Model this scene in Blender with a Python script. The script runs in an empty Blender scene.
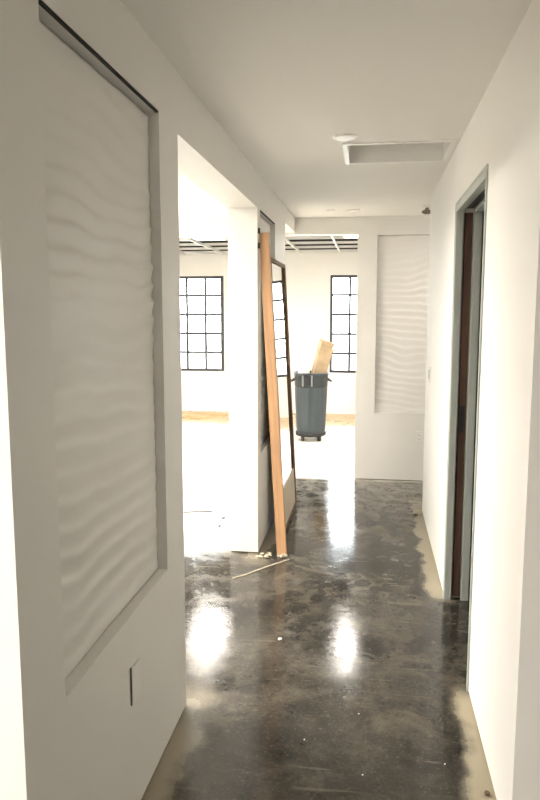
import bpy, bmesh, math, random
from mathutils import Vector, Matrix, noise
random.seed(7)
S = bpy.context.scene
C = S.collection

# ------------------------------------------------------------------ camera, world, exposure
cd = bpy.data.cameras.new('camera'); cam = bpy.data.objects.new('camera', cd); C.objects.link(cam)
cam.location = (0, 0, 1.6)
cam.rotation_euler = (math.pi/2 - 0.1256, 0, 0.144)
cd.sensor_fit = 'VERTICAL'; cd.sensor_height = 24.0; cd.lens = 691.0/800*24.0
cd.clip_start = 0.05; cd.clip_end = 200
S.camera = cam
w = bpy.data.worlds.new('overcast_sky'); S.world = w; w.use_nodes = True
bg = w.node_tree.nodes['Background']; bg.inputs[0].default_value = (0.93, 0.97, 1.0, 1); bg.inputs[1].default_value = 8.0
vs = S.view_settings
vs.view_transform = 'Standard'; vs.look = 'None'; vs.gamma = 1; vs.use_curve_mapping = False
vs.exposure = 1.5
# strengths of the ceiling lights (built further down); lobby and passage ones are added
K_FAR, K_LEFT, K_LOBBY_FILL, K_PASS_FILL = 20.0, 37.0, 37.0, 16.0
LED = (1.0, 0.94, 0.855)

# ------------------------------------------------------------------ measures
L, R = -0.72, 0.438            # corridor wall faces
CEIL = 2.48
GRID = 2.52                    # grid ceiling of the far room
YF = 10.945                    # far window wall
XO, XR, YB = -4.5, 2.5, -2.5   # outer shell
YE = 6.59                      # wall at the corridor's end

# ------------------------------------------------------------------ materials
def mat(name, col, rough=.5, metal=0.0, spec=.5, var=0.0, scale=6.0, bump=0.0, bscale=60.0, stretch=None):
    m = bpy.data.materials.new(name); m.use_nodes = True
    nt = m.node_tree; N = nt.nodes; b = N['Principled BSDF']
    b.inputs['Base Color'].default_value = (*col, 1); b.inputs['Roughness'].default_value = rough
    b.inputs['Metallic'].default_value = metal; b.inputs['Specular IOR Level'].default_value = spec
    if var or bump:
        tc = N.new('ShaderNodeTexCoord'); mp = N.new('ShaderNodeMapping')
        nt.links.new(tc.outputs['Object'], mp.inputs[0])
        if stretch: mp.inputs['Scale'].default_value = stretch
    if var:
        n = N.new('ShaderNodeTexNoise'); n.inputs['Scale'].default_value = scale; n.inputs['Detail'].default_value = 5
        nt.links.new(mp.outputs[0], n.inputs['Vector'])
        r = N.new('ShaderNodeValToRGB'); r.color_ramp.elements[0].position = .3; r.color_ramp.elements[1].position = .7
        r.color_ramp.elements[0].color = (*[c*(1-var) for c in col], 1)
        r.color_ramp.elements[1].color = (*[min(1, c*(1+var)) for c in col], 1)
        nt.links.new(n.outputs[0], r.inputs[0]); nt.links.new(r.outputs[0], b.inputs['Base Color'])
    if bump:
        n = N.new('ShaderNodeTexNoise'); n.inputs['Scale'].default_value = bscale; n.inputs['Detail'].default_value = 4
        nt.links.new(mp.outputs[0], n.inputs['Vector'])
        bp = N.new('ShaderNodeBump'); bp.inputs['Strength'].default_value = bump; bp.inputs['Distance'].default_value = .004
        nt.links.new(n.outputs[0], bp.inputs['Height']); nt.links.new(bp.outputs[0], b.inputs['Normal'])
    return m
def emit(name, col, k):
    m = bpy.data.materials.new(name); m.use_nodes = True
    nt = m.node_tree; nt.nodes.clear()
    e = nt.nodes.new('ShaderNodeEmission'); e.inputs[0].default_value = (*col, 1); e.inputs[1].default_value = k
    o = nt.nodes.new('ShaderNodeOutputMaterial'); nt.links.new(e.outputs[0], o.inputs[0]); return m
def glass(name):
    m = bpy.data.materials.new(name); m.use_nodes = True
    nt = m.node_tree; N = nt.nodes; N.clear()
    t = N.new('ShaderNodeBsdfTransparent'); t.inputs[0].default_value = (.95, .97, .97, 1)
    g = N.new('ShaderNodeBsdfGlossy'); g.inputs['Roughness'].default_value = .02
    f = N.new('ShaderNodeFresnel'); f.inputs[0].default_value = 1.45
    x = N.new('ShaderNodeMixShader'); o = N.new('ShaderNodeOutputMaterial')
    nt.links.new(f.outputs[0], x.inputs[0]); nt.links.new(t.outputs[0], x.inputs[1]); nt.links.new(g.outputs[0], x.inputs[2])
    nt.links.new(x.outputs[0], o.inputs[0]); return m

M = {}
M['paint'] = mat('white_wall_paint', (.80, .785, .75), .55, var=.015, scale=1.5, bump=.12, bscale=90)
M['ceiling'] = mat('white_ceiling_paint', (.80, .785, .75), .8, var=.012, scale=1.2, bump=.15, bscale=70)
M['panel'] = mat('white_wave_panel', (.79, .775, .74), .45, bump=.05, bscale=120)
M['plate'] = mat('white_plastic', (.82, .81, .78), .35)
M['dark'] = mat('shade_black', (.03, .028, .025), .9)  # black for the painted shade in niche heads and door pocket
M['deck'] = mat('unlit_plenum_shade', (.035, .032, .027), .9, var=.4, scale=3)  # dark colour stands in for the unlit plenum
M['sill'] = mat('raw_sill_plate', (.12, .09, .06), .9, var=.3, scale=8)
M['frame'] = mat('grey_green_primed_steel', (.42, .45, .42), .45, var=.06, scale=5)
M['brown'] = mat('dark_brown_veneer', (.095, .05, .033), .45, var=.35, scale=3, stretch=(14, 14, .8))
M['black'] = mat('black_metal', (.02, .02, .022), .4)
M['muntin'] = mat('black_window_steel', (.035, .036, .04), .4)
M['tee'] = mat('white_grid_metal', (.8, .79, .75), .4)
M['pine'] = mat('raw_pine', (.50, .29, .15), .6, var=.22, scale=3, stretch=(16, 16, .7), bump=.1, bscale=12)
M['walnut'] = mat('brown_stained_frame', (.19, .12, .07), .75, spec=.15, var=.3, scale=3, stretch=(14, 14, .8))
M['mirror'] = mat('silvered_glass', (.86, .88, .87), .02, metal=1.0)
M['bin'] = mat('grey_blue_plastic', (.038, .050, .058), .45, var=.08, scale=8)
M['binrim'] = mat('grey_blue_plastic_rim', (.027, .034, .039), .4, var=.08, scale=8)
M['bronze'] = mat('dull_bronze', (.16, .13, .10), .5)
M['strapgrey'] = mat('pale_grey_plastic', (.16, .17, .175), .5)
M['tyre'] = mat('black_rubber', (.015, .015, .015), .6)
M['zinc'] = mat('zinc_metal', (.6, .6, .58), .35, metal=.9)
M['card'] = mat('brown_cardboard', (.42, .31, .19), .8, var=.2, scale=9)
M['kick'] = mat('beige_primed_board', (.60, .53, .41), .8, spec=.1, var=.08, scale=6)
M['bag'] = mat('white_plastic_film', (.85, .84, .80), .35)
M['strip'] = mat('pale_plaster', (.50, .44, .34), .85, var=.15, scale=20)
M['wood'] = mat('pale_wood_offcut', (.55, .42, .24), .7, var=.2, scale=5, stretch=(1, 12, 12))
M['cable'] = mat('grey_cable', (.10, .10, .10), .5)
M['closet_shade'] = mat('closet_shade_board', (.07, .055, .045), .8, var=.2, scale=3)
M['glass'] = glass('window_glass')
M['asphalt'] = mat('pale_yard_concrete', (.45, .44, .42), .9, var=.1)
M['led_far'] = emit('lit_diffuser_far', LED, K_FAR)
M['led_left'] = emit('lit_diffuser_left', LED, K_LEFT)
M['fill_pass'] = emit('added_fill_passage', LED, K_PASS_FILL)
M['fill_lobby'] = emit('added_fill_lobby', LED, K_LOBBY_FILL)

def floor_mat():
    m = bpy.data.materials.new('stained_wet_concrete'); m.use_nodes = True
    nt = m.node_tree; N = nt.nodes; lk = nt.links.new; b = N['Principled BSDF']
    tc = N.new('ShaderNodeTexCoord'); sep = N.new('ShaderNodeSeparateXYZ'); lk(tc.outputs['Object'], sep.inputs[0])
    def nz(scale, detail=6, rough=.6, dist=0.0, stretch=None):
        n = N.new('ShaderNodeTexNoise'); n.inputs['Scale'].default_value = scale; n.inputs['Detail'].default_value = detail
        n.inputs['Roughness'].default_value = rough; n.inputs['Distortion'].default_value = dist
        if stretch:
            mp = N.new('ShaderNodeMapping'); mp.inputs['Scale'].default_value = stretch
            lk(tc.outputs['Object'], mp.inputs[0]); lk(mp.outputs[0], n.inputs['Vector'])
        else: lk(tc.outputs['Object'], n.inputs['Vector'])
        return n.outputs[0]
    def ma(op, a, c=0.0, clamp=False):
        n = N.new('ShaderNodeMath'); n.operation = op; n.use_clamp = clamp
        for i, v in enumerate((a, c)):
            if isinstance(v, (int, float)): n.inputs[i].default_value = v
            else: lk(v, n.inputs[i])
        return n.outputs[0]
    def ramp(v, a, c):   # smooth 0..1 between a and c
        n = N.new('ShaderNodeMapRange'); n.interpolation_type = 'SMOOTHSTEP'
        n.inputs['From Min'].default_value = a; n.inputs['From Max'].default_value = c; lk(v, n.inputs['Value']); return n.outputs[0]
    def mix(f, a, c):
        n = N.new('ShaderNodeMix'); n.data_type = 'RGBA'
        if isinstance(f, float): n.inputs[0].default_value = f
        else: lk(f, n.inputs[0])
        for i, v in ((6, a), (7, c)):
            if isinstance(v, tuple): n.inputs[i].default_value = (*v, 1)
            else: lk(v, n.inputs[i])
        return n.outputs[2]
    x, y = sep.outputs[0], sep.outputs[1]
    big = nz(1.3, 6, .62, .4); mid = nz(4.5, 8, .68, .6); fine = nz(26, 6, .7); swirl = nz(3.1, 8, .66, .5)
    col = mix(ramp(big, .36, .66), (.017, .0155, .0135), (.054, .049, .041))
    col = mix(ma('MULTIPLY', ramp(mid, .46, .66), .6), col, (.098, .085, .065))
    col = mix(ma('MULTIPLY', ramp(swirl, .54, .70), .5), col, (.135, .117, .09))
    col = mix(ma('MULTIPLY', ramp(fine, .55, .72), .45), col, (.15, .135, .11))
    col = mix(ma('MULTIPLY', ramp(fine, .44, .30), .45), col, (.018, .016, .014))
    blot = nz(8.5, 8, .72, .15); patch = nz(.95, 3, .5)
    col = mix(ma('MULTIPLY', ma('MULTIPLY', ramp(blot, .42, .66), ramp(patch, .40, .64)), .65), col, (.125, .107, .080))
    col = mix(ma('MULTIPLY', ramp(blot, .48, .30), .5), col, (.016, .014, .012))
    scr = nz(5.0, 3, .5, .2, (.5, 7, 1))
    col = mix(ma('MULTIPLY', ramp(scr, .66, .72), .4), col, (.19, .17, .14))
    grit = nz(75, 4, .7)
    col = mix(ma('MULTIPLY', ramp(grit, .56, .70), .5), col, (.17, .155, .13))
    col = mix(ma('MULTIPLY', ramp(grit, .44, .32), .5), col, (.014, .013, .012))
    # dry plaster dust spilled along the wall feet
    wob = ma('MULTIPLY', ma('SUBTRACT', nz(3.5, 2.5, .5), .5), .26); wob2 = ma('MULTIPLY', ma('SUBTRACT', fine, .5), .05)
    dl = ma('ADD', ma('ADD', ma('ABSOLUTE', ma('SUBTRACT', x, L)), wob), wob2)
    dr = ma('ADD', ma('ADD', ma('ABSOLUTE', ma('SUBTRACT', x, R)), wob), wob2)
    gapl = ma('MAXIMUM', ramp(y, 2.85, 2.35), ma('MULTIPLY', ramp(y, 4.15, 4.4), .6))
    gapr = ma('MAXIMUM', ramp(y, 2.95, 2.75), ramp(y, 3.75, 3.9))
    dust = ma('MAXIMUM', ma('MULTIPLY', ramp(dl, .13, .03), gapl), ma('MULTIPLY', ramp(dr, .10, .025), gapr))
    keep = ma('MULTIPLY', dust, ramp(y, 6.1, 5.5))
    col = mix(ma('MULTIPLY', keep, .85), col, (.38, .33, .235))
    # floor blends paler in patches towards the far room
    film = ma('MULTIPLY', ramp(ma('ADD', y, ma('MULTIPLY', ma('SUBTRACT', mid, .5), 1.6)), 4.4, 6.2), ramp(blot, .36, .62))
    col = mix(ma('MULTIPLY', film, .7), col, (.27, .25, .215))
    # paler floor in the far room and the back of the side room
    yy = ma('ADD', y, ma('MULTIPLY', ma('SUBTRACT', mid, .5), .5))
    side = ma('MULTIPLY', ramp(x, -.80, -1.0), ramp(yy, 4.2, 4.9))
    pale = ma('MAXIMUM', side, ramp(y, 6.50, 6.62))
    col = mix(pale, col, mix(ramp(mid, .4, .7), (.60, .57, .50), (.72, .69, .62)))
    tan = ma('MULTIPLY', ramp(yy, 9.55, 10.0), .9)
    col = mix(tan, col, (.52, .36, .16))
    lk(col, b.inputs['Base Color'])
    rg = ma('ADD', ma('MULTIPLY', ramp(mid, .35, .75), .10), .06)
    rg = ma('ADD', rg, ma('MULTIPLY', ramp(swirl, .5, .68), .10))
    rg = ma('ADD', rg, ma('MULTIPLY', ma('MAXIMUM', keep, ma('MULTIPLY', pale, .5)), .4), True)
    lk(rg, b.inputs['Roughness'])
    b.inputs['Specular IOR Level'].default_value = .38
    bp = N.new('ShaderNodeBump'); bp.inputs['Strength'].default_value = .32; bp.inputs['Distance'].default_value = .005
    h = ma('ADD', nz(3.2, 3, .5), ma('MULTIPLY', nz(17, 6, .7, 0, (1, 1.6, 1)), .36)); lk(h, bp.inputs['Height']); lk(bp.outputs[0], b.inputs['Normal'])
    return m
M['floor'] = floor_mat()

# ------------------------------------------------------------------ helpers
def obj(name, bm, m, parent=None, smooth=False):
    me = bpy.data.meshes.new(name); bm.normal_update(); bm.to_mesh(me); bm.free()
    if smooth:
        for p in me.polygons: p.use_smooth = True
    me.materials.append(M[m]); o = bpy.data.objects.new(name, me); C.objects.link(o)
    if parent: o.parent = parent
    return o
def tag(o, label, cat, group=None):
    o['label'] = label; o['category'] = cat
    if group: o['group'] = group
    return o
def struct(o, label=None, cat=None):
    o['kind'] = 'structure'
    if label: o['label'] = label
    if cat: o['category'] = cat
    return o
def thing(name, label, cat, loc=(0, 0, 0), rot=(0, 0, 0), group=None):
    o = bpy.data.objects.new(name, None); o.empty_display_size = .1; C.objects.link(o)
    o.location = loc; o.rotation_euler = rot; return tag(o, label, cat, group)
def box(bm, x0, x1, y0, y1, z0, z1, bev=0.0, mtx=None):
    r = bmesh.ops.create_cube(bm, size=1.0); vs_ = r['verts']
    for v in vs_:
        v.co = Vector(((x0+x1)/2 + v.co.x*(x1-x0), (y0+y1)/2 + v.co.y*(y1-y0), (z0+z1)/2 + v.co.z*(z1-z0)))
    if bev:
        es = list({e for v in vs_ for e in v.link_edges})
        r2 = bmesh.ops.bevel(bm, geom=es, offset=bev, segments=2, affect='EDGES', profile=.5)
        vs_ = list({v for f in r2['faces'] for v in f.verts} | {v for v in vs_ if v.is_valid})
    if mtx is not None:
        for v in vs_: v.co = mtx @ v.co
    return bm
def bx(*a, **k): return box(bmesh.new(), *a, **k)
def lathe(bm, prof, n=32, cx=0, cy=0, rfun=None):
    rings = []
    for (r, z) in prof:
        if r < 1e-6: rings.append([bm.verts.new((cx, cy, z))])
        else:
            rings.append([bm.verts.new((cx + (r if rfun is None else rfun(r, z, 2*math.pi*i/n))*math.cos(2*math.pi*i/n),
                                        cy + (r if rfun is None else rfun(r, z, 2*math.pi*i/n))*math.sin(2*math.pi*i/n), z)) for i in range(n)])
    for a, b in zip(rings, rings[1:]):
        for i in range(n):
            j = (i+1) % n
            if len(a) == 1 and len(b) == 1: continue
            if len(a) == 1: bm.faces.new((a[0], b[i], b[j]))
            elif len(b) == 1: bm.faces.new((a[i], a[j], b[0]))
            else: bm.faces.new((a[i], a[j], b[j], b[i]))
    bmesh.ops.recalc_face_normals(bm, faces=bm.faces); return bm
def tube(pts, r, n=8):
    bm = bmesh.new(); rings = []
    P = [Vector(p) for p in pts]
    for i, p in enumerate(P):
        d = (P[min(i+1, len(P)-1)] - P[max(i-1, 0)]).normalized()
        a = d.orthogonal().normalized() if abs(d.z) > .9 else d.cross(Vector((0, 0, 1))).normalized()
        b = d.cross(a)
        rings.append([bm.verts.new(p + r*(math.cos(t)*a + math.sin(t)*b)) for t in [2*math.pi*k/n for k in range(n)]])
    for a, b in zip(rings, rings[1:]):
        for k in range(n): bm.faces.new((a[k], a[(k+1) % n], b[(k+1) % n], b[k]))
    bm.faces.new(rings[0]); bm.faces.new(rings[-1]); bmesh.ops.recalc_face_normals(bm, faces=bm.faces); return bm

def slab(origin, U, V, Nrm, ulen, vlen, thick, feats=()):
    """Solid slab with through holes (depth None) and niches (depth d); front face towards Nrm."""
    o, U, V, Nn = map(Vector, (origin, U, V, Nrm))
    us = sorted({0, ulen, *[f[0] for f in feats], *[f[1] for f in feats]})
    vv = sorted({0, vlen, *[f[2] for f in feats], *[f[3] for f in feats]})
    us = [u for u in us if 0 <= u <= ulen]; vv = [v for v in vv if 0 <= v <= vlen]
    bm = bmesh.new()
    def P(u, v, d): return o + U*u + V*v - Nn*d
    def q(*p): bm.faces.new([bm.verts.new(a) for a in p])
    def depth(i, j):
        if i < 0 or j < 0 or i >= len(us)-1 or j >= len(vv)-1: return thick
        cu, cv = (us[i]+us[i+1])/2, (vv[j]+vv[j+1])/2
        for f in feats:
            if f[0] < cu < f[1] and f[2] < cv < f[3]: return thick if f[4] is None else f[4]
        return 0.0
    for i in range(len(us)-1):
        for j in range(len(vv)-1):
            d = depth(i, j); a, b, c, e = us[i], us[i+1], vv[j], vv[j+1]
            if d < thick:
                q(P(a, c, d), P(b, c, d), P(b, e, d), P(a, e, d)); q(P(a, c, thick), P(a, e, thick), P(b, e, thick), P(b, c, thick))
            for (di, dj, p0, p1) in ((1, 0, (b, c), (b, e)), (0, 1, (a, e), (b, e)), (-1, 0, (a, c), (a, e)), (0, -1, (a, c), (b, c))):
                d2 = depth(i+di, j+dj)
                if d2 > d: q(P(*p0, d), P(*p1, d), P(*p1, d2), P(*p0, d2))
    bmesh.ops.remove_doubles(bm, verts=bm.verts, dist=1e-5)
    bmesh.ops.recalc_face_normals(bm, faces=bm.faces)
    return bm

def wave_panel(w_, h_, seed, cell=.009, amp=.0090, freq=15.5, tilt=0.0):
    """Rippled relief board; local x across, z up, relief towards -y, back face at y=0."""
    nx, nz_ = int(w_/cell), int(h_/cell)
    bm = bmesh.new(); g = []
    for j in range(nz_+1):
        row = []
        for i in range(nx+1):
            u, v = w_*i/nx, h_*j/nz_
            p = Vector((u*1.5 + seed*7.3, v*1.3, seed))
            warp = noise.noise(p)*1.5 + noise.noise(p*2.6 + Vector((5, 9, 2)))*.55 + noise.noise(p*5.5)*.12
            ph = v*freq + warp
            f = ph - math.floor(ph)
            s = (f/.74)**1.3 if f < .74 else ((1-f)/.26)**1.1   # slow rise, sharp crest
            a = amp*max(.5, .7 + 1.0*noise.noise(Vector((u*2.2+seed, v*2.6, 3.3))))
            if v > h_*.72: a *= max(.45, 1 - (v-h_*.72)/(h_*.25))
            row.append(bm.verts.new((u, -.022 - a*s, v)))
        g.append(row)
    for j in range(nz_):
        for i in range(nx): bm.faces.new((g[j][i], g[j][i+1], g[j+1][i+1], g[j+1][i]))
    rim = [g[0][i] for i in range(nx+1)] + [g[j][nx] for j in range(1, nz_+1)] + [g[nz_][i] for i in range(nx-1, -1, -1)] + [g[j][0] for j in range(nz_-1, 0, -1)]
    back = [bm.verts.new((v.co.x, 0, v.co.z)) for v in rim]
    for k in range(len(rim)):
        k2 = (k+1) % len(rim); bm.faces.new((rim[k], back[k], back[k2], rim[k2]))
    bm.normal_update(); return bm

# ------------------------------------------------------------------ the setting
G = .010   # the boards stop short of the floor
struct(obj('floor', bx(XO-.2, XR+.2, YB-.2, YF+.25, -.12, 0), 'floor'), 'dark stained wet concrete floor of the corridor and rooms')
HX0, HX1, HY0, HY1 = -.140, .395, 3.80, 4.245   # attic hatch
ceil = struct(obj('ceiling', slab((XO-.2, YB-.2, CEIL), (1, 0, 0), (0, 1, 0), (0, 0, -1), XR-XO+.4, YE-YB+.2, .22,
       [(HX0-XO+.2, HX1-XO+.2, HY0-YB+.2, HY1-YB+.2, None)]), 'ceiling'), 'white painted plasterboard corridor ceiling')

wl = struct(obj('wall_left', slab((L, 1.289, G), (0, 1, 0), (0, 0, 1), (1, 0, 0), YE-1.289, CEIL-G, .19,
       [(5.85-1.289, YE-1.289, 0, 2.345-G, None), (2.581-1.289, 4.406-1.289, 0, 2.257-G, None), (1.494-1.289, 2.352-1.289, .668-G, 2.275-G, .060),
        (4.516-1.289, 5.23-1.289, .66-G, 2.262-G, .060)]), 'paint'), 'white left corridor wall with niches and a wide opening')
for (y0, y1) in ((1.31, 2.57), (4.42, 5.83)): obj('sill_plate', bx(L-.17, L-.02, y0, y1, 0, G), 'sill', wl)
p = obj('wave_panel', wave_panel(2.352-1.494-.004, 2.275-.668-.018, 1.0, tilt=.12), 'panel', wl, True)
p.rotation_euler = (0, 0, math.pi/2); p.location = (L-.060, 1.496, .670)
p['label'] = 'white rippled relief panel set in the near wall niche'
p = obj('wave_panel', wave_panel(5.23-4.516-.004, 2.262-.66-.018, 4.0), 'panel', wl, True)
p.rotation_euler = (0, 0, math.pi/2); p.location = (L-.060, 4.518, .662)

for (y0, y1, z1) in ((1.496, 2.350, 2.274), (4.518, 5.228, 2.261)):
    obj('niche_shade_strip', bx(L-.010, L-.001, y0, y1, z1-.006, z1), 'dark', wl)  # dark strip painted in for the shadow line under the niche head
DY0, DY1, DZ = 2.862, 3.835, 2.155      # door opening in the right wall
wr = struct(obj('wall_right', slab((R, 1.957, G), (0, 1, 0), (0, 0, 1), (-1, 0, 0), 5.565-1.957, CEIL-G, .125,
       [(DY0-1.957, DY1-1.957, 0, DZ-G, None)]), 'paint'), 'white right corridor wall with a pocket door')
for (y0, y1) in ((1.98, DY0-.02), (DY1+.06, 5.545)): obj('sill_plate', bx(R+.02, R+.105, y0, y1, 0, G), 'sill', wr)

we = struct(obj('wall_end', slab((-.1335, YE, G), (1, 0, 0), (0, 0, 1), (0, -1, 0), XR+.1335, 3.2-G, .14,
       [(.048+.1335, .90+.1335, .655-G, 2.312-G, .060)]), 'paint'), 'white wall closing the corridor, with a rippled niche')
obj('sill_plate', bx(-.115, XR, YE+.02, YE+.12, 0, G), 'sill', we)
p = obj('wave_panel', wave_panel(.90-.048-.004, 2.312-.655-.004, 2.0, amp=.0075), 'panel', we, True)
p.location = (.050, YE+.060, .657); p['label'] = 'white rippled relief panel in the end wall niche'
struct(obj('wall_bulkhead', bx(XO, -.1335, YE, YE+.14, 2.325, 3.2), 'paint'), 'white bulkhead hanging below the ceiling')

WX = [(-3.565, -2.335), (-.636, .594)]; WZ0, WZ1 = .658, 2.182
wf = struct(obj('wall_far', slab((XO-.2, YF, 0), (1, 0, 0), (0, 0, 1), (0, -1, 0), XR-XO+.4, 3.2, .22,
       [(a-XO+.2, b-XO+.2, WZ0, WZ1, None) for a, b in WX]), 'paint'), 'white far wall with two steel windows')
struct(obj('wall_outer_left', bx(XO-.2, XO, YB, YF, 0, 3.2), 'paint'), 'white outer wall of the left side room')
struct(obj('wall_outer_right', bx(XR, XR+.2, YB, YF, 0, 3.2), 'paint'), 'white outer wall on the right side')
struct(obj('wall_back', bx(XO-.2, XR+.2, YB-.2, YB, 0, 2.48), 'paint'), 'white wall behind the entrance lobby')
struct(obj('wall_lobby_left', bx(XO, L-.19, 1.289, 1.42, 0, CEIL), 'paint'), 'white lobby wall turning off left of the corridor')
struct(obj('wall_lobby_right', bx(R+.125, XR, 1.957, 2.08, 0, CEIL), 'paint'), 'white lobby wall turning off right of the corridor')
struct(obj('wall_closet_back', bx(R+.125, XR, 5.44, 5.565, 0, CEIL), 'paint'), 'white wall between the dark room and the side passage')
struct(obj('wall_closet_shade', bx(R+.14, XR, 5.40, 5.44, 0, CEIL), 'closet_shade'), 'board coloured dark to stand for the unlit side room')  # dark colour paints in the lack of light in this room
struct(obj('ceiling_deck', bx(XO-.2, XR+.2, YE, YF+.22, 3.2, 3.35), 'deck'), 'roof deck coloured dark for the unlit space above the open grid')
struct(obj('wall_plenum', bx(XO, XR, YF-.05, YF, GRID+.02, 3.2), 'deck'), 'wall strip coloured dark for the unlit space above the open grid')
struct(obj('ground_outside', bx(-30, 30, YF+.25, 60, -.3, -.15), 'asphalt'), 'pale concrete yard outside the windows')

# attic hatch : recess with frame and lid
h = struct(thing('trim_1', 'square attic hatch recess in the corridor ceiling', 'hatch', (0, 0, 0)))
t = .025
fr = slab((HX0-t, HY0-t, CEIL-.006), (1, 0, 0), (0, 1, 0), (0, 0, -1), HX1-HX0+2*t, HY1-HY0+2*t, .006, [(t, t+HX1-HX0, t, t+HY1-HY0, None)])
obj('hatch_frame', fr, 'plate', h)
obj('hatch_lid', bx(HX0-.02, HX1+.02, HY0-.02, HY1+.02, CEIL+.22, CEIL+.24), 'ceiling', h)

# windows
def window(n, x0, x1, label):
    r = struct(thing('window_%d' % n, label, 'window', ((x0+x1)/2, YF, WZ0)))
    W, Hh = (x1-x0)/2, WZ1-WZ0; y0, y1 = .02, .065
    fs = .040
    for nm, b in (('frame_stile', (-W, -W+fs, y0, y1, 0, Hh)), ('frame_stile', (W-.058, W, y0, y1, 0, Hh)),
                  ('frame_rail', (-W+fs, W-.058, y0, y1, 0, fs)), ('frame_rail', (-W+fs, W-.058, y0, y1, Hh-fs, Hh))):
        obj(nm, bx(*b), 'muntin', r)
    nc, nr = 4, 5; cw, rh = 2*W/nc, Hh/nr; b = .019
    for i in range(1, nc): obj('muntin', bx(-W+i*cw-b, -W+i*cw+b, y0+.008, y1-.008, fs, Hh-fs), 'muntin', r)
    for j in range(1, nr): obj('muntin', bx(-W+fs, W-.058, y0+.010, y1-.010, j*rh-b, j*rh+b), 'muntin', r)
    base = None
    for i in range(nc):
        for j in range(nr):
            if base is None:
                base = obj('pane', bx(-cw/2+b, cw/2-b, -.002, .002, -rh/2+b, rh/2-b), 'glass', r); o = base
            else: o = base.copy(); C.objects.link(o); o.parent = r
            o.location = (-W+(i+.5)*cw, (y0+y1)/2, (j+.5)*rh)
    obj('window_sill', bx(-W-.03, W+.03, -.012, .0, -.02, .0), 'paint', r)
    return r
window(1, *WX[0], 'black steel grid window seen through the side opening')
window(2, *WX[1], 'black steel grid window beyond the grey bin')

# pocket door in the right wall
d = struct(thing('door_1', 'brown pocket door slid back between grey green steel jambs', 'door', (0, 0, 0)))
XA, XB = R-.004, R+.129
jt = .022
for (x0, x1) in ((XA, R+.034), (R+.088, XB)):
    obj('far_jamb', bx(x0, x1, DY1-jt, DY1+.004, 0, DZ-.03, .002), 'frame', d)
    obj('head_jamb', bx(x0, x1, DY0-.004, DY1+.004, DZ-.03, DZ+.004, .002), 'frame', d)
obj('near_jamb', bx(XA, XB, DY0-.004, DY0+jt, 0, DZ-.03, .002), 'frame', d)
for (y0, y1, z0, z1) in ((DY0-.016, DY0-.004, 0, DZ+.016), (DY1+.004, DY1+.016, 0, DZ+.016), (DY0-.004, DY1+.004, DZ+.004, DZ+.016)):
    obj('casing', bx(R-.007, R+.001, y0, y1, z0, z1, .002), 'frame', d)
lf = obj('door_leaf', bx(R+.040, R+.082, DY1-.012, DY1+.86, .018, DZ-.035, .002), 'brown', d)
obj('edge_pull', bx(R+.050, R+.072, DY1-.0135, DY1-.011, .95, 1.10), 'black', lf)
obj('track', bx(R+.036, R+.086, DY0+.02, DY1, DZ-.012, DZ+.004), 'black', d)
# dark strip beside the leaf stands in for shade in the pocket slot
obj('pocket_shade_strip', bx(R+.0345, R+.0395, DY1+.001, DY1+.003, 0.01, DZ-.035), 'dark', d)

# suspended grid, open, in the far room
g = thing('suspended_grid', 'white suspended ceiling grid without tiles over the far room', 'ceiling grid', (0, YE+.14, GRID))
Y0g, Y1g = 0.0, YF-YE-.14-.05
base = None
k = 0; xx = XO+.35
while xx < XR:
    if base is None: base = obj('main_tee', box(bx(-.012, .012, Y0g, Y1g, 0, .004), -.002, .002, Y0g, Y1g, .004, .035), 'tee', g); o = base
    else: o = base.copy(); C.objects.link(o); o.parent = g
    o.location.x = xx; xx += .61
base = None; yy = Y1g-.18
while yy > 0:
    if base is None: base = obj('cross_tee', box(bx(XO, XR, -.012, .012, .0005, .0045), XO, XR, -.002, .002, .0045, .033), 'tee', g); o = base
    else: o = base.copy(); C.objects.link(o); o.parent = g
    o.location.y = yy; yy -= .61
    if abs(YE+.14+yy-8.275) < .1: yy -= .61       # long bays carry the light panels
obj('wall_angle', bx(XO, XR, Y1g-.02, Y1g, 0.001, .025), 'tee', g)

# ------------------------------------------------------------------ ceiling lights
def troffer(x, y, z, wx, wy, m, label, group=None):
    r = thing('ceiling_light', label, 'light', (x, y, z), group=group)
    fr = slab((-wx/2-.02, -wy/2-.02, -.004), (1, 0, 0), (0, 1, 0), (0, 0, -1), wx+.04, wy+.04, .014, [(.02, wx+.02, .02, wy+.02, None)])
    obj('light_frame', fr, 'plate', r)
    obj('diffuser', bx(-wx/2, wx/2, -wy/2, wy/2, .0, .006), m, r)
    obj('housing', bx(-wx/2-.01, wx/2+.01, -wy/2-.01, wy/2+.01, .012, .07), 'tee', r)
    return r
troffer(-.12, 8.22, GRID-.012, .40, .85, 'led_far', 'lit ceiling panel above the bin, mirrored in the middle of the floor')
troffer(-1.99, 8.22, GRID-.012, .34, .85, 'led_far', 'lit ceiling panel mirrored in the floor at the side opening')
troffer(1.03, 8.22, GRID-.012, .40, .85, 'led_far', 'unseen added light panel over the far room behind the end wall')  # extra panel, out of view, added for light
troffer(-3.85, 8.22, GRID-.012, .40, .85, 'led_far', 'unseen added light panel in the left corner of the far room')  # another unseen panel added to light the far room
def flat_light(x, y, wx, wy, m, label):
    r = thing('ceiling_light', label, 'light', (x, y, CEIL))
    fr = slab((-wx/2-.02, -wy/2-.02, -.03), (1, 0, 0), (0, 1, 0), (0, 0, -1), wx+.04, wy+.04, .03, [(.02, wx+.02, .02, wy+.02, None)])
    obj('light_frame', fr, 'plate', r); obj('diffuser', bx(-wx/2, wx/2, -wy/2, wy/2, -.022, -.014), m, r)
    return r
flat_light(-2.5, 2.9, .6, 1.2, 'led_left', 'lit ceiling panel at the front of the left side room')
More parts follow.
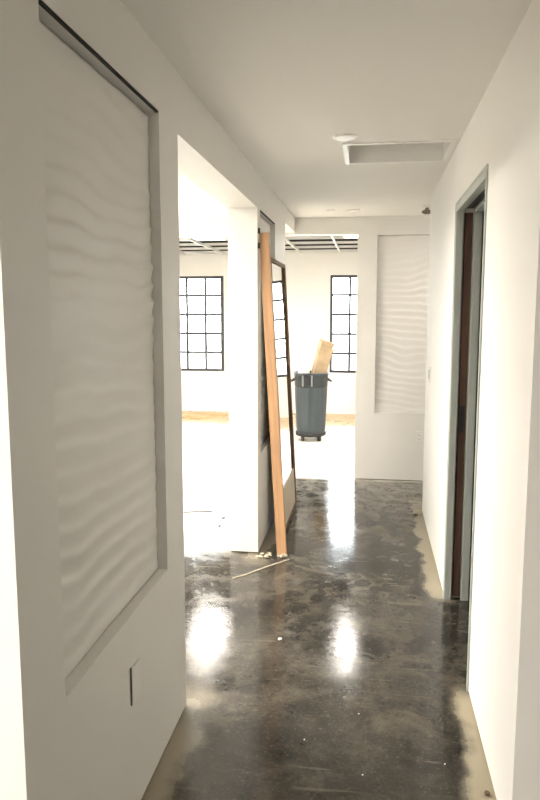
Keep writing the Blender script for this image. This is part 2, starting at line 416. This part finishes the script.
flat_light(-2.9, 5.0, .6, 1.2, 'led_left', 'lit ceiling panel at the back of the left side room')
flat_light(1.25, 6.0, .3, .3, 'fill_pass', 'small unseen fill light added in the side passage on the right')  # unseen lamp added to brighten the end wall
flat_light(-2.3, -.3, .6, 1.2, 'fill_lobby', 'unseen fill light added over the left half of the lobby')  # unseen lamp added to brighten the near wall ends

# ------------------------------------------------------------------ small fittings
def disc(x, y, r0, label, drop=.012):
    o = obj('ceiling_disc', lathe(bmesh.new(), [(0, 0), (r0, 0), (r0, -.003), (r0*.93, -drop*.7), (r0*.6, -drop), (r0*.56, -drop*.75), (0, -drop*.8)], 28), 'plate', None, True)
    o.location = (x, y, CEIL); return o
c1 = thing('smoke_detector', 'white round disc fitting on the ceiling before the attic hatch', 'detector', (-.147, 3.64, CEIL))
obj('base', lathe(bmesh.new(), [(0, 0), (.062, 0), (.062, -.003), (0, -.003)], 28), 'plate', c1)
obj('cover', lathe(bmesh.new(), [(.057, -.003), (.055, -.006), (.045, -.007), (0, -.0075)], 28), 'plate', c1, True)
c2 = tag(disc(-.358, 6.136, .036, 0), 'small white round ceiling cap left of the larger far one', 'ceiling cap')
c3 = tag(disc(-.165, 6.16, .055, 0), 'larger of the two white round ceiling caps near the bulkhead', 'ceiling cap')
sp = thing('ceiling_sprinkler', 'dark sprinkler head under the ceiling beside the right wall end', 'sprinkler', (.445, 6.02, CEIL))
obj('escutcheon', lathe(bmesh.new(), [(0, 0), (.045, 0), (.043, -.010), (.02, -.014), (0, -.014)], 24), 'plate', sp, True)
obj('body', lathe(bmesh.new(), [(.012, -.012), (.018, -.03), (.04, -.04), (.043, -.055), (.02, -.066), (0, -.068)], 20), 'bronze', sp, True)
obj('deflector', lathe(bmesh.new(), [(0, -.066), (.024, -.068), (.026, -.09), (.012, -.098), (0, -.1)], 20), 'plate', sp, True)

def plate(name, label, cat, loc, rotz, kind):
    r = thing(name, label, cat, loc, (0, 0, rotz))      # local -y is outwards
    obj('cover_plate', bx(-.036, .036, -.006, .0, -.0585, .0585, .003), 'plate', r)
    if kind == 'switch':
        obj('rocker', bx(-.017, .017, -.010, -.005, -.033, .033, .002), 'frame', r)
    elif kind == 'outlet':
        for s in (-1, 1):
            k = obj('socket', bx(-.017, .017, -.009, -.005, s*.02-.014, s*.02+.014, .002), 'plate', r)
            for q in (-1, 1): obj('slot', bx(q*.006-.001, q*.006+.001, -.0095, -.0085, s*.02-.005, s*.02+.006), 'black', k)
    return r
o = plate('cover_plate', 'white blank cover plate low on the near left wall below the niche', 'cover plate', (L+.002, 1.976, .446), math.pi/2, 'blank')
obj('plate_edge_strip', bx(-.041, -.036, -.003, .000, -.062, .062), 'cable', o)  # thin dark strip along the plate's near edge
plate('light_switch', 'white light switch on the right wall end', 'switch', (R-.0, 5.19, 1.153), -math.pi/2, 'switch')
plate('wall_outlet', 'white outlet on the end wall under its niche', 'outlet', (.475, YE, .432), 0, 'outlet')

# ------------------------------------------------------------------ leaning mirror and plank
MY0, MY1, MH = 4.80, 5.64, 1.975
lean = math.atan2(.105, MH)
mr = thing('leaning_mirror', 'tall brown framed mirror leaning on the left wall behind the plank', 'mirror', (L+.133, 0, 0.012), (0, -lean, 0))
fw, ft = .045, .026       # local x = thickness (front at +x side = 0), y along wall, z up
for nm, b in (('frame_stile', (-ft, 0, MY0, MY0+fw, 0, MH)), ('frame_stile', (-ft, 0, MY1-.062, MY1, 0, MH)),
              ('frame_rail', (-ft, 0, MY0+fw, MY1-.062, 0, .03)), ('frame_rail', (-ft, 0, MY0+fw, MY1-.062, MH-.026, MH))):
    obj(nm, bx(*b, bev=.002), 'walnut', mr)
obj('mirror_glass', bx(-ft+.006, -ft+.012, MY0+fw-.006, MY1-.062+.006, .31, MH-.022), 'mirror', mr)
obj('kick_panel', bx(-ft+.006, -.006, MY0+fw, MY1-.062, .03, .31, .002), 'kick', mr)
obj('back_board', bx(-ft, -ft+.005, MY0+fw-.006, MY1-.062+.006, .02, MH-.02), 'card', mr)

pl = obj('wooden_plank', bx(-.032, .032, -.018, .018, 0, 2.105, .003), 'pine'); tag(pl, 'raw pine plank leaning upright against the left wall', 'plank')
a = Vector((-.557, 4.40, .006)); b_ = Vector((-.686, 4.462, 2.1)); z_ = (b_-a).normalized(); y_ = Vector((0, 1, 0)); x_ = y_.cross(z_).normalized(); y_ = z_.cross(x_)
pl.matrix_world = Matrix(((x_.x, y_.x, z_.x, a.x), (x_.y, y_.y, z_.y, a.y), (x_.z, y_.z, z_.z, a.z), (0, 0, 0, 1)))
bk = thing('wall_bracket', 'small black metal bracket on the wall beside the plank top', 'bracket', (L, 4.43, 2.07))
for s in (-1, 1): obj('lug', bx(0, .014, -.010, .010, s*.045-.018, s*.045+.018, .003), 'black', bk)
obj('bar', bx(0, .008, -.008, .008, -.04, .04), 'zinc', bk)

# ------------------------------------------------------------------ rubbish bin on a dolly
bn = thing('rubbish_bin', 'grey blue plastic rubbish bin on a wheeled dolly in the far room', 'bin', (-.730, 8.64, 0), (0, 0, .12)); bn.scale = (1.05, 1.05, 1.045)
def rf(r, z, t):   # rounded square plan with vertical ribs on the body
    c, s = abs(math.cos(t)), abs(math.sin(t)); sq = (c**4 + s**4)**(-.25)
    rib = (.009*max(0, math.cos(t*14))**2) if .17 < z < .655 and r > .1 else 0
    return r*(.45 + .55*sq)*.98 + rib
body = lathe(bmesh.new(), [(0, .10), (.166, .10), (.175, .11), (.180, .16), (.192, .64), (.194, .66), (.19, .665), (.183, .66), (.170, .16), (0, .15)], 64, rfun=rf)
obj('bin_body', body, 'bin', bn, True)
rim = lathe(bmesh.new(), [(.185, .655), (.199, .655), (.203, .665), (.205, .79), (.214, .795), (.216, .815), (.210, .825), (.196, .825), (.190, .80), (.186, .66)], 64, rfun=rf)
obj('bin_rim', rim, 'binrim', bn, True)
for s, ang in ((1, 0), (-1, 0)):
    q = Matrix.Rotation(ang*math.pi/2, 4, 'Z')
    hb = bmesh.new(); pts = []
    if ang == 0: pts = [(s*.20, -.07, .74), (s*.235, -.06, .72), (s*.24, 0, .715), (s*.235, .06, .72), (s*.20, .07, .74)]
    else: pts = [(-.07, -.20, .70), (-.06, -.232, .69), (0, -.236, .685), (.06, -.232, .69), (.07, -.20, .70)]
    obj('bin_handle', tube(pts, .012), 'binrim', bn, True)
obj('rim_recess_shade', bx(-.12, -.015, -.214, -.200, .685, .785, .004), 'black', bn)  # black block paints the shade of a handle recess
for s in (-.105, .0): obj('strap', bx(s-.010, s+.010, -.219, -.205, .67, .80, .003), 'strapgrey', bn)
dl = obj('dolly', lathe(bmesh.new(), [(0, .058), (.165, .058), (.182, .066), (.186, .098), (.180, .106), (.176, .098), (0, .098)], 40), 'tyre', bn, True)
for i in range(4):
    a_ = math.pi/4 + i*math.pi/2; cx, cy = .14*math.cos(a_), .14*math.sin(a_)
    cs = obj('caster', bx(cx-.018, cx+.018, cy-.02, cy+.02, .04, .062), 'zinc', bn)
    wl_ = lathe(bmesh.new(), [(0, -.02), (.036, -.02), (.042, -.014), (.042, .014), (.036, .02), (0, .02)], 20)
    for v in wl_.verts: v.co = Vector((cx + v.co.z, cy + v.co.y, .042 + v.co.x))
    obj('wheel', wl_, 'tyre', cs, True)

# what sticks out of the bin
bgm = bmesh.new(); bmesh.ops.create_icosphere(bgm, subdivisions=4, radius=1)
for v in bgm.verts:
    n_ = v.co.normalized(); f = 1 + .28*noise.noise(n_*2.2) + .12*abs(noise.noise(n_*5.1))
    v.co = Vector((n_.x*.07*f, n_.y*.10*f, n_.z*.17*f + (.05 if n_.z > 0 else 0)*f))
o = obj('plastic_bag', bgm, 'bag', None, True); o.location = (-.825, 8.66, .87)
tag(o, 'crumpled white plastic film bulging out of the bin', 'plastic bag')
cb = thing('cardboard_carton', 'torn cardboard carton sticking up out of the bin', 'carton', (-.645, 8.62, .80), (.12, .22, .35)); cb.scale = (1.05, 1.0, 1.15)
obj('carton_wall', bx(-.075, .075, -.055, -.051, 0, .34), 'card', cb)
obj('carton_wall', bx(-.075, .075, .051, .055, 0, .40), 'card', cb)
obj('carton_wall', bx(-.079, -.075, -.055, .055, 0, .42), 'card', cb)
obj('carton_wall', bx(.075, .079, -.055, .055, 0, .30), 'card', cb)
f1 = obj('flap', bx(0, .004, -.05, .05, 0, .10), 'card', cb); f1.location = (.075, 0, .30); f1.rotation_euler = (0, .9, 0)
f2 = obj('flap', bx(-.07, .07, 0, .004, 0, .09), 'card', cb); f2.location = (0, -.055, .34); f2.rotation_euler = (.8, 0, 0)

# ------------------------------------------------------------------ litter on the floor
st = bmesh.new()
pts = [(-.80, 3.95), (-.735, 4.01), (-.63, 4.16), (-.50, 4.315)]
for k, ((xa, ya), (xb, yb)) in enumerate(zip(pts, pts[1:])):
    dx, dy = xb-xa, yb-ya; n_ = math.hypot(dx, dy); nx, ny = -dy/n_*.0045, dx/n_*.0045
    vs_ = [st.verts.new((xa+nx, ya+ny, z)) if q == 0 else st.verts.new((xb+nx, yb+ny, z)) if q == 1 else st.verts.new((xb-nx, yb-ny, z)) if q == 2 else st.verts.new((xa-nx, ya-ny, z)) for z in (0.0005, .006) for q in range(4)]
    for f in ((0, 1, 2, 3), (4, 5, 6, 7), (0, 1, 5, 4), (1, 2, 6, 5), (2, 3, 7, 6), (3, 0, 4, 7)): st.faces.new([vs_[i] for i in f])
bmesh.ops.recalc_face_normals(st, faces=st.faces)
tag(obj('trim_strip', st, 'strip'), 'thin pale bent strip lying across the side opening floor', 'strip')

def crumb(x, y, s, m, label, group, name, flat=.6):
    bm = bmesh.new(); bmesh.ops.create_icosphere(bm, subdivisions=1, radius=s)
    for v in bm.verts:
        v.co *= random.uniform(.65, 1.2); v.co.z *= flat
    lo = min(v.co.z for v in bm.verts)
    for v in bm.verts: v.co.z -= lo
    o = obj(name, bm, m); o.location = (x, y, 0); o.rotation_euler = (0, 0, random.uniform(0, 6)); tag(o, label, name.replace('_', ' '), group); return o
crumb(-.415, 3.204, .014, 'plate', 'white plaster crumb alone in the middle of the corridor floor', None, 'plaster_crumb')
crumb(-1.0, 3.45, .014, 'plate', 'white plaster crumb on the floor at the edge of the side opening', None, 'plaster_crumb')
crumb(.40, 5.50, .05, 'strip', 'lump of beige plaster at the foot of the right wall end', None, 'plaster_lump', .4)
crumb(.415, 2.21, .012, 'sill', 'dark brown chip at the foot of the near right wall', None, 'wood_chip')
for k in range(14):
    x_c, y_c = random.uniform(-.72, -.52), random.uniform(4.30, 4.40)
    crumb(x_c, y_c, random.uniform(.010, .022), 'strip', 'beige plaster chips heaped around the plank foot', 'plaster chips at the plank foot', 'plaster_chip')
for (x_c, y_c) in ((-.22, 2.42), (.29, 2.35), (-.02, 2.62), (.0, 2.25)):
    crumb(x_c, y_c, .0035, 'plate', 'tiny white grit specks on the near corridor floor', 'grit specks on the near floor', 'grit_speck')
tag(obj('floor_cable', tube([(-1.75, 5.12, .006), (-1.6, 5.2, .006), (-1.47, 5.25, .006), (-1.36, 5.30, .006), (-1.24, 5.31, .006)], .006), 'cable', None, True), 'dark cable end lying on the pale side room floor', 'cable')
crumb(-1.115, 5.13, .022, 'cable', 'dark offcut on the pale floor, farther of two near the opening pillar', None, 'dark_offcut')
crumb(-1.10, 4.93, .018, 'cable', 'dark offcut on the pale floor, nearer of two near the opening pillar', None, 'dark_offcut')
for k, (x0, y0, ln, an) in enumerate(((-2.75, 10.35, .55, .12), (-2.45, 10.52, .5, -.1), (-2.55, 10.25, .35, .4))):
    o = obj('wood_offcut', bx(-ln/2, ln/2, -.035, .035, 0, .03, .003), 'wood'); o.location = (x0, y0, 0); o.rotation_euler = (0, 0, an)
    tag(o, ('longest pale wood offcut lying by the far wall below the window', 'pale wood offcut closest to the far wall', 'shortest pale wood offcut lying askew before the far wall')[k], 'wood offcut', 'wood offcuts by the far wall')
